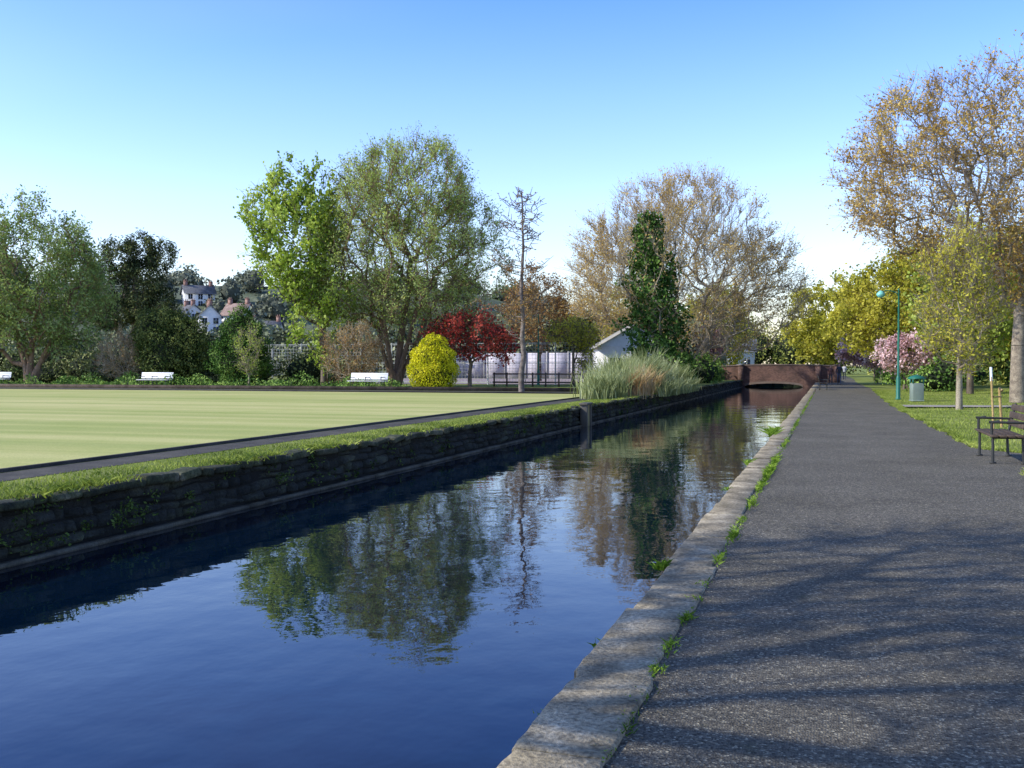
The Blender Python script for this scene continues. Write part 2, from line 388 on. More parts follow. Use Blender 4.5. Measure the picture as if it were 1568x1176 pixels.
mortar=surf('wall_mortar',(.004,.005,.004),(.012,.012,.01),scale=4,fine=40)
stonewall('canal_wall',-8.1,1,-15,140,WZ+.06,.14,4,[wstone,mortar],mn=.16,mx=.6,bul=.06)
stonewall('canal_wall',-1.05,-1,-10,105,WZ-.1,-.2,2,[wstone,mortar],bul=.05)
g=MB(); y=-15.
while y<140:
    L=1.2+R.random(); g.box((-8.0+R.normal()*.008,y+L/2,WZ+.02),(.13,L-.02,.045),0); y+=L
g.obj('canal_wall_ledge',surf('ledge_stone',(.06,.055,.04),(.13,.12,.085),scale=3,fine=40))
g=MB(); y=-15.
while y<120:
    L=.25+.45*R.random(); h=.07+.05*R.random(); 
    g.box((-8.10+R.normal()*.03,y+L/2,.145+h/2-.02),(.26+.06*R.random(),L-.008,h),0,rot=R.normal()*.06,tilt=R.normal()*.06+.001); y+=L
g.obj('canal_wall_capstones',capst,bevel=.028)

# ------------------------------------------------------------------ bowling green and surrounds
m,nt,n,l=newmat('bowling_green_turf'); cO=n.new('ShaderNodeTexCoord').outputs['Object']
wv=noise(n,l,cO,1.,2,.5,(.02,1.0,1)); r1=ramp(n,[(.38,(.36,.385,.13)),(.5,(.43,.43,.155)),(.62,(.51,.485,.20))]); l.new(wv,r1.inputs[0])
pt=noise(n,l,cO,.22,5,.65); r2=ramp(n,[(.3,(.86,.93,.8)),(.7,(1.07,1.03,1.1))]); l.new(pt,r2.inputs[0])
fn=noise(n,l,cO,40,2,.7); r3=ramp(n,[(.3,(.78,.8,.78)),(.7,(1.16,1.15,1.16))]); l.new(fn,r3.inputs[0])
c=mixc(n,l,1.,r1.outputs[0],r2.outputs[0],'MULTIPLY'); c=mixc(n,l,1.,c,r3.outputs[0],'MULTIPLY')
p=n.new('ShaderNodeBsdfPrincipled'); l.new(c,p.inputs['Base Color']); p.inputs['Roughness'].default_value=1; p.inputs['Specular IOR Level'].default_value=.1
out(nt,p.outputs[0])
g=MB(); g.add([[-10.5,-12,.212],[-10.5,47.6,.212],[-62,47.6,.212],[-62,-12,.212]],[[0,1,2,3]]); g.obj('bowling_green',m)
ditch=surf('green_ditch',(.03,.027,.024),(.06,.052,.044),scale=2,fine=40)
gravel=surf('gravel_path',(.045,.04,.032),(.09,.08,.06),scale=1.5,fine=40)
g=MB()
g.add([[-9.5,-12,.205],[-9.5,50,.205],[-10.25,50,.205],[-10.25,-12,.205]],[[0,1,2,3]],0)
g.add([[-9.5,50.01,.205],[-9.5,51.6,.205],[-75,51.6,.205],[-75,50.01,.205]],[[0,1,2,3]],0)
g.obj('perimeter_path',gravel)
g=MB(); g.box((-10.37,17.5,.20),(.1,60.6,.09)); g.box((-36,48.0,.2),(52,.12,.12)); g.obj('green_edging_board',ditch)
bm=surf('back_wall_stone',(.05,.035,.025),(.11,.08,.06),scale=2,fine=20,bump=.6,bdist=.03)
g=MB(); g.box((-43,52.1,.28),(66,.35,.26)); g.obj('low_retaining_wall',bm)

g=MB()
n_=26000; y=6+(62-6)*R.random(n_)**1.4; x=-8.15-1.3*R.random(n_)
blades(g,np.stack([x,y,np.full(n_,.19)],1),.035,.014)
n_=9000; y=2+(65-2)*R.random(n_)**1.3; x=-8.12+R.normal(size=n_)*.09
k_=np.sin(y*2.1)+np.sin(y*.9+1)+np.sin(y*5.3)*.6>-.1; x,y=x[k_],y[k_]
blades(g,np.stack([x,y,.19+.03*R.random(len(x))],1),.07,.014,lean=.8)
g.obj('bank_grass',L_grass)
g=MB()
n_=50000; y=8+(70-8)*R.random(n_)**1.5; x=redge(y)+.02+9*R.random(n_)**1.5
blades(g,np.stack([x,y,np.interp(x,[2.6,6,15],[-.02,.02,.1])],1),.05,.015)
n_=7000; y=8+(70-8)*R.random(n_)**1.4; x=redge(y)+R.normal(size=n_)*.04
blades(g,np.stack([x,y,np.full(n_,-.01)],1),.06,.014,lean=.7)
g.obj('verge_grass',L_grass)
g=MB()
def weed(x,y,nn,sx,sy,h,z=.012):
    P=np.stack([x+R.normal(size=nn)*sx,y+R.normal(size=nn)*sy,np.full(nn,z)],1)
    blades(g,P,h*.8,.006,0,.7); Q=P+np.abs(R.normal(size=(nn,3)))*[0,0,h*.3]; g.quads(leafquads(Q,h*.55,.6),0)
for (wy,nn,sy,h) in [(3.6,14,.03,.022),(3.95,20,.05,.025),(4.35,46,.07,.028),(4.7,30,.06,.025),(5.15,50,.06,.03),(5.6,60,.09,.032),(6.25,60,.08,.032),(6.8,30,.06,.025),(7.3,30,.06,.028),(8.3,70,.14,.037),(9.5,110,.25,.042),(10.4,60,.2,.035),(11.8,110,.3,.042),(13.4,180,.35,.048),(15.4,460,.7,.06),(17.3,220,.5,.05),(21,160,1.,.05),(28,200,2,.05),(38,200,3,.05),(50,200,4,.05)]:
    weed(-.85,wy,nn,.024,sy,h)
for (wy,nn,sy,h) in [(7.9,60,.05,.075),(5.6,12,.02,.04),(3.3,12,.02,.04),(4.4,8,.02,.03),(13.2,30,.1,.05),(16.8,60,.12,.08),(24,220,.35,.16),(25.5,120,.3,.1)]:
    weed(-1.26,wy,nn,.025,sy,h,-.02)
g.obj('coping_weeds',L_weed)
g=MB()
for i in range(120):
    wy=8+45*R.random()**1.4; nn=R.integers(12,50); s=.04+.06*R.random(); z=WZ+.12+.55*R.random()
    P=np.stack([-8.02+np.abs(R.normal(size=nn))*.03,wy+R.normal(size=nn)*s*1.4,z+R.normal(size=nn)*s*.8],1)
    g.quads(leafquads(P,.045,.5),0)
g.obj('wall_plants',leafmat('wall_plant_leaf',(.02,.035,.01),(.05,.08,.02),(.1,.15,.04),.2,2))
g=MB(); nn=900
P=np.stack([-.85+np.abs(R.normal(size=nn))*.3,3+20*R.random(nn)**1.3,np.full(nn,.012)],1)
q=leafquads(P,.016,.6); q[:,:,2]=.012+np.abs(q[:,:,2]-.012)*.25; g.quads(q)
nn=500; P=np.stack([-.8+3.4*R.random(nn),3+20*R.random(nn),np.full(nn,.014)],1)
q=leafquads(P,.018,.6); q[:,:,2]=.014+np.abs(q[:,:,2]-.014)*.25; g.quads(q)
g.obj('path_litter',leafmat('litter',(.08,.05,.03),(.2,.15,.08),(.4,.36,.25),0,5))

# ------------------------------------------------------------------ trees
cr=np.array([.9528,.3037])
def off(s,t=0): return (cr[0]*s-cr[1]*t, cr[1]*s+cr[0]*t)
def E_(s,z,rx,ry,rz,t=0): return (off(s,t)[0],off(s,t)[1],z,rx,ry,rz)
ex=[]
for s in (-1.4,-.6,.5,1.3,2.):
    o=off(s,R.normal()*.6); ex.append([(o[0]*.3,o[1]*.3,1.2),(o[0]*.7,o[1]*.7,3),(o[0]*1.2,o[1]*1.2,5.4)])
tree('willow_tree',(-28.3,62.4,.15),[(0,0,0),(0,0,.6)],[E_(.9,10.0,5.6,5.6,6.7),E_(-2.4,8.5,3.6,4,5.2),E_(4.2,8.2,3.4,4,5.0),E_(.9,13.0,4.1,3.8,3.8)],
     1400,[bark_warm,L_willow],leaves=62000,lsize=.185,lasp=.38,tip=.014,tlen=1.05,tup=.8,trunkr=.38,extra_trunks=ex,jit=.15,bf=.25)
tree('poplar_tree',(-31.9,59.1,.15),[(0,0,0),(0,0,1.5),(-.2,0,4),(-.6,-.2,7),(off(-1.6)[0]*.7,off(-1.6)[1]*.7,11)],
     [E_(-1.6,9.3,2.6,2.6,4.2),E_(-.1,6,2.2,2.2,4.4),E_(-3.8,11,1.5,1.3,2.0),E_(-2.6,12.2,1.0,1.1,2.7),E_(-.4,12.0,1.1,1.2,2.6),E_(.7,10,1.2,1.2,2.4),E_(-3.4,8.2,1.5,1.3,1.4)],
     430,[bark,L_poplar],leaves=18000,lsize=.21,lasp=.75,tip=.014,tlen=.9,tup=1.0,trunkr=.22,jit=.13,bare_frac=.2,shell=.2)
tree('ash_tree',(-55.5,58.5,.15),[(0,0,0),(0,0,1.6),(.2,0,3.2)],[(0,0,7.8,5.4,5,5.2),E_(3.2,6,2.8,3,4.0),E_(-4,7,4,3,5)],800,[bark_warm,L_left],leaves=42000,lsize=.21,tlen=.95,tup=.8,trunkr=.35,jit=.18,
     extra_trunks=[[(.6,.2,1.5),(1.6,.5,3.5)],[(-.6,.2,1.5),(-1.5,.3,3.6)]])
env=[E_(-1.2,11,1.6,1.6,1.8),E_(.6,11.7,1.4,1.4,1.6),E_(2.3,11.2,1.3,1.3,1.6),E_(.3,8.8,2.8,2.4,1.6),E_(1.4,6.8,2.6,2.4,1.4),E_(-2,6.4,2.2,2.4,1.5)]
tree('pine_tree',(-59.8,75.4,.1),[(0,0,0),(0,0,3),(.1,0,6),(0,.1,9),(0,0,11)],env,330,[bark,L_pine],leaves=20000,lsize=.32,lasp=.3,tlen=.6,tup=.6,trunkr=.35,jit=.2)
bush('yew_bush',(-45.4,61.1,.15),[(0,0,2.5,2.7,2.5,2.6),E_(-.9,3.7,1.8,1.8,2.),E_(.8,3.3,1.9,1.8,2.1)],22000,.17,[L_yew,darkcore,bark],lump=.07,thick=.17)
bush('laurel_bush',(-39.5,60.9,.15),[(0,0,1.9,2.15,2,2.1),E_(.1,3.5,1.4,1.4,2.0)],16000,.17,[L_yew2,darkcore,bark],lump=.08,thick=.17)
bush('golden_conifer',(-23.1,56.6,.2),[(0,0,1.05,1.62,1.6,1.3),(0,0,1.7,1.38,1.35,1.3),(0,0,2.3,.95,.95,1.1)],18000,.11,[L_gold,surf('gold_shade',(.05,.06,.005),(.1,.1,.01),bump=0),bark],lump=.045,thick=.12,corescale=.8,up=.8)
tree('red_maple_tree',(-22.7,62,.15),[(0,0,0),(0,0,1.),(.1,0,1.6)],[(0,0,3.5,2.6,2.2,1.5),E_(1.9,3.0,1.6,1.4,1.2),E_(-1.6,3.3,1.5,1.5,1.3)],280,[bark,L_red],leaves=6500,lsize=.15,lasp=.8,tip=.01,tlen=.6,tup=.2,trunkr=.13,jit=.1,shell=.3)
tr=[(0,0,z) for z in np.linspace(0,10.7,12)]; tr=[(R.normal()*.04,R.normal()*.04,t[2]) for t in tr]
mbz=MB(); base=np.array([-15.6,50.8,.2]); T=np.array(tr)+base
rz=np.linspace(.17,.03,12); mbz.tubes(T[:-1],T[1:],rz[:-1],rz[1:],8,0)
P0=[];P1=[];LP=[]
for i in range(84):
    z=2.8+7.8*R.random()**.9; a=R.random()*6.28; L=(.5+1.9*(1-(z/12.5)**2))*(.3+.9*R.random())
    if z>8: L=.4+1.5*R.random()*(1-(z-8)/5)
    p=base+[0,0,z]; d=np.array([math.cos(a),math.sin(a),.05+.25*R.random()]); q=p+d*L*.6; q2=p+d*L+[0,0,.22*L]
    P0+=[p,q];P1+=[q,q2]
    for t in range(6):
        s=p+(q2-p)*(.25+.75*R.random()); e=s+R.normal(size=3)*[.22,.22,.18]; P0.append(s);P1.append(e)
        if 3.2<z<6.4: LP+= [s+(e-s)*R.random()+R.normal(size=3)*.06 for _ in range(11)]
        else: LP+=[e]
mbz.tubes(P0,P1,.023,.010,3,0); mbz.quads(leafquads(np.array(LP),.13,.4),1)
mbz.obj('larch_tree',[surf('larch_bark',(.1,.08,.07),(.24,.2,.17),scale=5,fine=25),L_rust],False)
tree('budding_tree',(-12,85.4,.15),[(0,0,0),(0,0,1.4)],[(0,0,9.4,8.4,7,7.4),E_(-5.6,8.6,4.6,4.5,5.2),E_(5.6,7.6,4.8,4.5,5.4),E_(-.6,13.3,4.8,4.8,4.3)],1700,[twig_buff,L_bud],leaves=34000,lsize=.17,tip=.017,tlen=1.3,tup=.9,trunkr=.42,twigs=6,jit=.16,bare_frac=.3,bf=.22,
     extra_trunks=[[(.8,.2,1.5),(2.3,.6,4)],[(-.8,.2,1.5),(-2.3,.2,4)],[(0,-.6,1.5),(.3,-1.2,4.3)]])
tree('ivy_covered_tree',(-11.7,69.7,.15),[(0,0,0),(.1,0,3),(-.1,0,6),(-.3,0,9),(-.5,0,12.2)],[(0,0,8,2.6,2.6,4.2)],140,[bark_pale,L_bud,L_ivy],leaves=1200,lsize=.16,tip=.014,tlen=1.0,trunkr=.25,ivy=(.6,12.0,2.35,11500))
tree('budding_shrub',(-29.0,57.6,.2),[(0,0,0),(0,0,.3)],[(0,0,2.1,1.9,1.5,1.8)],260,[twig_buff,L_rust],leaves=4500,lsize=.12,tip=.012,tlen=.6,tup=.7,jit=.08,trunkr=.08)
tree('budding_shrub',(-48.6,60,.2),[(0,0,0),(0,0,.3)],[(0,0,2.0,1.8,1.5,1.8)],200,[twig_buff,L_rust],leaves=1500,lsize=.12,tip=.014,tlen=.7,tup=.9,jit=.08,trunkr=.08)
tree('budding_shrub',(-36.6,57.5,.2),[(0,0,0),(0,0,.8)],[(0,0,2.4,.8,.8,1.6)],80,[bark_pale,L_fresh],leaves=1100,lsize=.12,tip=.010,tlen=.6,tup=.9,jit=.08,trunkr=.07)
tree('weeping_tree',(-17.1,67.8,.2),[(0,0,0),(0,0,1.6),(0,0,3)],[(0,0,4.0,1.7,1.5,.8),E_(.9,2.8,.7,.8,1.5)],160,[bark,L_olive],leaves=4200,lsize=.15,tip=.012,tlen=.7,tup=-.8,jit=.1,trunkr=.1)
tree('rust_tree',(-25,86.5,.1),[(0,0,0),(0,0,2.5)],[(0,0,6.4,3.0,3,2.8)],300,[bark,L_rust],leaves=4500,lsize=.25,tlen=.9,trunkr=.2,jit=.15)
tree('spring_tree',(-21,108,.1),[(0,0,0),(0,0,2.5)],[(0,0,7,3.6,3,3.4)],260,[bark,L_olive],leaves=6000,lsize=.25,tlen=.9,trunkr=.2,jit=.15)
L_bud2=leafmat('leaf_copper_bud',(.26,.15,.04),(.46,.31,.09),(.58,.44,.16),.4,gain=1.35)
tree('budding_oak_tree',(7.6,46.6,.05),[(0,0,0),(0,0,2.4),(.1,.1,3.6)],[(0,0,9.7,6.4,5.6,5.0),E_(-4.2,9.8,3.4,3.6,3.4),E_(4,9,5,4,4.5),E_(1,6.2,3.4,3,2.6)],2000,[surf('bark_grey',(.16,.13,.1),(.32,.27,.2),scale=5,fine=25),L_bud2],leaves=50000,lsize=.13,tip=.010,tlen=.8,tup=.6,trunkr=.27,twigs=6,jit=.12,bare_frac=.12,bf=.22)
tree('young_lime_tree',(4.5,39.4,0),[(0,0,0),(0,0,1.4),(.05,0,3)],[(0,0,3.9,1.35,1.3,2.5),(.1,.1,5.2,.7,.7,1.6)],360,[bark_pale,L_olive],leaves=6500,lsize=.12,tip=.009,tlen=.6,tup=1.1,trunkr=.1,jit=.08,shell=.2)
tree('golden_maple_tree',(5.2,75,.05),[(0,0,0),(0,0,1.8),(0,0,3)],[(0,0,5.6,3.9,3.4,3.7),E_(-1.9,4.1,2.7,2.4,2.0),E_(1.8,7.2,2.4,2.4,2.8)],560,[bark,L_olive],leaves=24000,lsize=.23,lasp=.7,tlen=.9,trunkr=.2,jit=.15)
tree('golden_maple_tree',(7.4,60,.05),[(0,0,0),(0,0,1.8),(0,0,3)],[(0,0,5.2,2.9,2.6,3.1),(.5,0,3.4,1.9,1.8,1.4)],360,[bark,L_fresh],leaves=10500,lsize=.2,lasp=.7,tlen=.8,trunkr=.16,jit=.15)
tree('golden_maple_tree',(11,68,.05),[(0,0,0),(0,0,1.8),(0,0,3)],[(0,0,6.0,3.9,3.6,4.2),(1.5,0,4,3.2,2.4,2.4)],400,[bark,L_olive],leaves=13000,lsize=.24,lasp=.7,tlen=.9,trunkr=.2,jit=.15)
tree('cherry_tree',(3.9,92,.05),[(0,0,0),(0,0,1.2)],[(0,0,3.0,2.9,2.7,1.4)],240,[bark,L_blossom],leaves=8000,lsize=.2,lasp=.9,tlen=.6,trunkr=.13,jit=.12,tup=0)
tree('cherry_tree',(4.7,70,.05),[(0,0,0),(0,0,1.)],[(0,0,2.4,1.7,1.6,1.2)],170,[bark,L_blossom],leaves=3600,lsize=.15,lasp=.9,tlen=.4,trunkr=.09,jit=.1,tup=0)
tree('beech_tree',(5.2,122,.1),[(0,0,0),(0,0,2)],[(0,0,6.6,5,4.5,4.6)],340,[bark,L_olive],leaves=13000,lsize=.34,lasp=.7,tlen=1.1,trunkr=.3,jit=.2)
tree('beech_tree',(.6,150,.1),[(0,0,0),(0,0,2)],[(0,0,8.2,6.4,5,5.8),E_(-2.5,5.5,4,4,3.5)],400,[bark,L_olive],leaves=15000,lsize=.38,lasp=.7,tlen=1.2,trunkr=.3,jit=.2)
tree('beech_tree',(-13.5,128,.1),[(0,0,0),(0,0,2)],[(0,0,6.5,4.4,4.5,4.8)],300,[bark,L_olive],leaves=10000,lsize=.34,lasp=.7,tlen=1,trunkr=.3,jit=.2)
tree('beech_tree',(16,64,.1),[(0,0,0),(0,0,2)],[(0,0,7,4.6,4.5,5)],420,[bark,L_fresh],leaves=17000,lsize=.26,lasp=.6,tlen=1,trunkr=.28,jit=.2)
tree('plum_tree',(-13.8,112,.1),[(0,0,0),(0,0,1.5)],[(0,0,3.6,2.8,2.5,1.8)],160,[bark,leafmat('leaf_plum',(.12,.05,.05),(.28,.14,.13),(.42,.25,.22),.2)],leaves=3500,lsize=.25,lasp=.7,tlen=.8,trunkr=.15,jit=.15)
tree('sycamore_tree',(-9.2,.4,.2),[(0,0,0),(0,0,2.5),(.2,.1,4.5)],[(0,0,8.6,4.4,3.2,3.4),(0,2.2,7,3.4,1.8,2.4)],330,[bark,L_olive],leaves=900,lsize=.15,tip=.02,tlen=1.2,trunkr=.24,jit=.2,twigs=4)

# ------------------------------------------------------------------ masses of background foliage
def mass(name,ells,per,lsize,mats,thick=.2):
    g=MB()
    for e in ells:
        P=blobpts(e,int(per*(e[3]*e[5])),thick,.1); P=P[P[:,2]>.05]
        g.quads(leafquads(P,lsize,.7),0); core(g,e,.66,1)
    return g.obj(name,mats)
E=[]
for i in range(46):
    x=-125+112*i/45.+R.normal()*2; y=110+R.normal()*5; h=4.6+R.random()*2.6
    if x>-45: h+=1.5
    E.append((x,y,h*.5,3.2+R.random()*1.6,3,h*.52))
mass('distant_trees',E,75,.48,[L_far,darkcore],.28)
E=[]
for i in range(34):
    x=-64+30*R.random(); y=62+(R.random())*8; h=1.2+R.random()*2.2
    E.append((x,y,h*.45,1.3+R.random()*.9,1.2,h*.55))
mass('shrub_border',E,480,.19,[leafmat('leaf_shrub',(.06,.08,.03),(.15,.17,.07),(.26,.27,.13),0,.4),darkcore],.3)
g=MB(); n_=17000
x=-70+46*R.random(n_); y=52.5+5.5*R.random(n_); hh=.28+.22*np.sin(x*1.1)+.2*np.sin(x*.37+y)+.15*np.sin(y*2.1+x*2.3)
z=.2+np.clip(hh,.04,1)*R.random(n_)**.7*1.3; g.quads(leafquads(np.stack([x,y,z],1),.15,.5,.4))
g.obj('low_planting',L_green)
E=[]
for i in range(26):
    x=9+50*R.random(); y=85+40*R.random(); h=5+5*R.random(); E.append((x,y,h*.5,3+2*R.random(),3,h*.55))
for i in range(14): 
    x=-45+100*i/13; h=9+3*R.random(); E.append((x,190+R.normal()*5,h*.5,6,5,h*.55))
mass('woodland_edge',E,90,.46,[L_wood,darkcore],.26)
E=[]
for i in range(16):
    x=5+16*R.random(); y=62+30*R.random(); h=1.2+1.2*R.random(); E.append((x,y,h*.5,1.3+R.random(),1.2,h*.55))
for i in range(10):
    E.append((-9.8-2.5*R.random(),68+3.4*i,1.0,1.5,1.6,1.4+R.random()*.6))
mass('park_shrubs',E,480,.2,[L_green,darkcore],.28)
E=[]
for i in range(12): E.append((-36+19*i/11.,112+R.normal()*2,3.3,2.6,2.5,3.2+R.random()*2.5))
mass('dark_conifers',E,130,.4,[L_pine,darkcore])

# reeds
g=MB()
def reedclump(cx,cy,nn,rx,ry,h,mat,lean=.28):
    P=np.stack([cx+R.normal(size=nn)*rx,cy+R.normal(size=nn)*ry,np.full(nn,.1)],1)
    a=R.random(nn)*6.28; side=np.stack([np.cos(a),np.sin(a),0*a],1)*.02
    ln=R.normal(size=(nn,3))*lean; ln[:,2]=0; hh=(h*(.6+.5*R.random(nn)))[:,None]
    m1=P+[0,0,.6]*hh+ln*hh*.3; tp=P+[0,0,1.]*hh+ln*hh
    q1=np.stack([P-side,P+side,m1+side,m1-side],1); q2=np.stack([m1-side,m1+side,tp+side*.2,tp-side*.2],1)
    g.quads(q1,mat); g.quads(q2,mat)
for i in range(20):
    yy_=41.5+ i*1.05; h=.9+1.05*min(1,i/9.)-.5*max(0,(i-13)/6.); reedclump(-8.8-.7*R.random(),yy_,340,.38,.45,h*(.7+.5*R.random()),0)
for i in range(8): reedclump(-10-R.random()*1.0,48+i*1.3,240,.45,.5,2.1*(.75+.35*R.random()),0)
for yy_,h in ((44.5,1.1),(46.6,1.5),(48.6,1.2)): reedclump(-8.4,yy_,280,.2,.3,h,1,.3)
for i in range(8): reedclump(-7.8,49+i*1.5,110,.2,.5,.8,0,.4)
g.obj('reed_bed',[L_reed,L_straw])

# ------------------------------------------------------------------ hill and houses
def hz(x,y):
    r=np.hypot(x,y); s=np.clip((r-140)/170,0,1); s=s*s*(3-2*s)
    t=np.clip((-x-35)/80,0,1); t=t*t*(3-2*t)
    return 25*s*t+ .8*np.sin(x*.06)*np.sin(y*.05)*s
X,Y=np.meshgrid(np.linspace(-700,-35,70),np.linspace(60,800,70)); Z=hz(X,Y)-.05
g=MB(); N=70; g.add(np.stack([X,Y,Z],2).reshape(-1,3),[[j*N+i,j*N+i+1,(j+1)*N+i+1,(j+1)*N+i] for j in range(N-1) for i in range(N-1)])
g.obj('hill',surf('hill_grass',(.07,.09,.05),(.15,.17,.09),scale=.05,fine=1,bump=0),True)
E=[]
for i in range(300):
    x=-420+380*R.random(); y=120+300*R.random(); r=math.hypot(x,y)
    if r<165 or r>380: continue
    a=(x*.9528+y*.3037)/(y*.9528-x*.3037)*1525+784
    if 262<a<385 and r<238: continue
    h=4+4*R.random(); E.append((x,y,float(hz(x,y))+h*.4,3+3*R.random(),3.5,h*.6))
for (x,y,h) in [(-127,172,4),(-112,178,4.6),(-108,172,4.8),(-132,192,3),(-117,190,5),(-140,186,4.0),(-146,192,5),(-124,178,3.2),(-104,166,5),(-110,165,4),(-117,163,4),(-126,164,4.5),(-134,172,5.6),(-141,176,6),(-128,190,3.5)]:
    E.append((x,y,float(hz(x,y))+h*.3,h*.6,2,h*.6))
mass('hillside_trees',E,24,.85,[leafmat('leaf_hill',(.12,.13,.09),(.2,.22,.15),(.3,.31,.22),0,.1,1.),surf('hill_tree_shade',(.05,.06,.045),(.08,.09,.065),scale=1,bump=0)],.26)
render_w=surf('white_render',(.68,.68,.67),(.8,.8,.79),scale=.4,fine=4,bump=0,finea=.05)
slate=surf('slate_roof',(.09,.095,.105),(.17,.17,.18),scale=1.2,fine=8,bump=0)
tile=surf('clay_tile_roof',(.22,.155,.13),(.31,.225,.19),scale=1.2,fine=8,bump=0)
m,nt,n,l=newmat('window_glass'); p=n.new('ShaderNodeBsdfPrincipled'); p.inputs['Base Color'].default_value=(.02,.025,.03,1); p.inputs['Roughness'].default_value=.1; out(nt,p.outputs[0]); glass=m
brickc=plain('chimney_brick',(.28,.15,.11))
def house(name,c,wd,dp,h,rh,rot,roof,gable_front=False,wins=(2,2),wall=None,chim=True):
    e=bpy.data.objects.new(name,None); scene.collection.objects.link(e); e.location=c; e.rotation_euler=(0,0,rot)
    def part(mb,nm,mat): o=mb.obj(nm,mat); o.parent=e
    x,y=wd/2,dp/2
    g=MB(); g.add([[-x,-y,-2],[x,-y,-2],[x,y,-2],[-x,y,-2],[-x,-y,h],[x,-y,h],[x,y,h],[-x,y,h]],[[0,1,5,4],[1,2,6,5],[2,3,7,6],[3,0,4,7]])
    if gable_front: g.add([[-x,-y,h],[x,-y,h],[0,-y,h+rh]],[[0,1,2]]); g.add([[x,y,h],[-x,y,h],[0,y,h+rh]],[[0,1,2]])
    else: g.add([[x,-y,h],[x,y,h],[x,0,h+rh]],[[0,1,2]]); g.add([[-x,y,h],[-x,-y,h],[-x,0,h+rh]],[[0,1,2]])
    part(g,'walls',wall or render_w)
    g=MB(); ov=.35; t=.15
    if gable_front:
        k=rh/x
        for s in (-1,1):
            A=[[s*(x+ov),-y-ov,h-ov*k+.03],[0,-y-ov,h+rh+.03],[0,y+ov,h+rh+.03],[s*(x+ov),y+ov,h-ov*k+.03]]
            B=[[a,b,z+t] for a,b,z in A]; g.add(A+B,[[0,1,2,3],[4,5,6,7],[0,1,5,4],[2,3,7,6],[3,0,4,7]])
    else:
        k=rh/y
        for s in (-1,1):
            A=[[-x-ov,s*(y+ov),h-ov*k+.03],[-x-ov,0,h+rh+.03],[x+ov,0,h+rh+.03],[x+ov,s*(y+ov),h-ov*k+.03]]
            B=[[a,b,z+t] for a,b,z in A]; g.add(A+B,[[0,1,2,3],[4,5,6,7],[0,1,5,4],[2,3,7,6],[3,0,4,7]])
    part(g,'roof',roof)
    g=MB(); nx_,nz_=wins
    for i in range(nx_):
        for j in range(nz_):
            wx=-x+wd*(i+.5)/nx_; wz=h*(j+.5)/nz_; g.box((wx,-y-.01,wz),(.95,.08,1.15),0)
            g.box((wx,-y-.03,wz-.66),(1.15,.16,.1),1); g.box((wx,-y-.06,wz),(.06,.05,1.15),1)
    for j in range(nz_): g.box((x+.01,0,h*(j+.5)/nz_),(.08,.95,1.15),0)
    part(g,'windows',[glass,render_w])
    if chim:
        g=MB(); 
        for s in (-1,1):
            q=(s*(x-.5),0,h+rh) if not gable_front else (0,s*(y-.6),h+rh)
            g.box((q[0],q[1],q[2]+.2),(.8,.6,1.6)); g.box((q[0],q[1],q[2]+1.05),(.9,.7,.12)); 
            for d in(-.2,.2): g.lathe((q[0]+d,q[1],q[2]+1.1),[(.1,0),(.09,.35)],8)
        part(g,'chimneys',brickc)
    return e
r0=math.radians(17)
house('white_house',(-138,196,float(hz(-138,196))-1.0),6.6,5.2,3.2,1.8,r0+.5,slate,wins=(3,2))
house('gabled_house',(-118.5,172,float(hz(-118.5,172))-1.0),4.3,7,3.5,2.2,r0+.35,slate,True,(2,2))
house('red_roofed_house',(-119.5,184,float(hz(-119.5,184))-1.5),5.2,5,2.7,2.3,r0-.3,tile,wins=(2,1))
house('white_house',(-131,183,float(hz(-131,183))-2.6),4.4,5,3.0,1.7,r0+.7,slate,True,(1,2))
house('terraced_house',(-108,176,float(hz(-108,176))-2),6,5,2.6,1.6,r0,slate,wins=(3,1),wall=plain('buff_render',(.5,.45,.38)))
house('park_building',(-15.6,80,.15),5.2,6,3.0,1.5,.3,plain('felt_roof',(.3,.29,.27)),True,(2,1),chim=False)
house('pavilion',(-15.5,150,.15),10,6,3.6,1.6,0.05,plain('sheet_roof',(.4,.38,.36)),False,(5,1),chim=False)

# ------------------------------------------------------------------ bridge
m,nt,n,l=newmat('bridge_brick'); cO=n.new('ShaderNodeTexCoord').outputs['Object']
mpn=n.new('ShaderNodeMapping'); mpn.inputs['Rotation'].default_value=(rad(90),0,0); l.new(cO,mpn.inputs[0])
bt=n.new('ShaderNodeTexBrick'); bt.inputs['Scale'].default_value=3; bt.inputs['Color1'].default_value=(.13,.07,.055,1); bt.inputs['Color2'].default_value=(.23,.13,.1,1); bt.inputs['Mortar'].default_value=(.17,.14,.12,1)
bt.inputs['Mortar Size'].default_value=.02; l.new(mpn.outputs[0],bt.inputs['Vector'])
nz=noise(n,l,cO,.6,4,.6); rr_=ramp(n,[(.3,(.45,.45,.45)),(.7,(1.25,1.15,1.1))]); l.new(nz,rr_.inputs[0])
c=mixc(n,l,1.,bt.outputs[0],rr_.outputs[0],'MULTIPLY'); p=n.new('ShaderNodeBsdfPrincipled'); l.new(c,p.inputs['Base Color']); p.inputs['Roughness'].default_value=.9; out(nt,p.outputs[0]); brick=m
g=MB(); YB=99.; D=9; xsb=np.linspace(-13,.6,69)
def archz(x):
    a,b_=-7.9,-2.4
    if a<=x<=b_:
        t=(x-(a+b_)/2)/((b_-a)/2); return -.44+.34*math.sqrt(max(0,1-t*t))
    return -1.3
def topz(x): return 1.35+.3*math.cos((x+4.6)/9*math.pi/2)
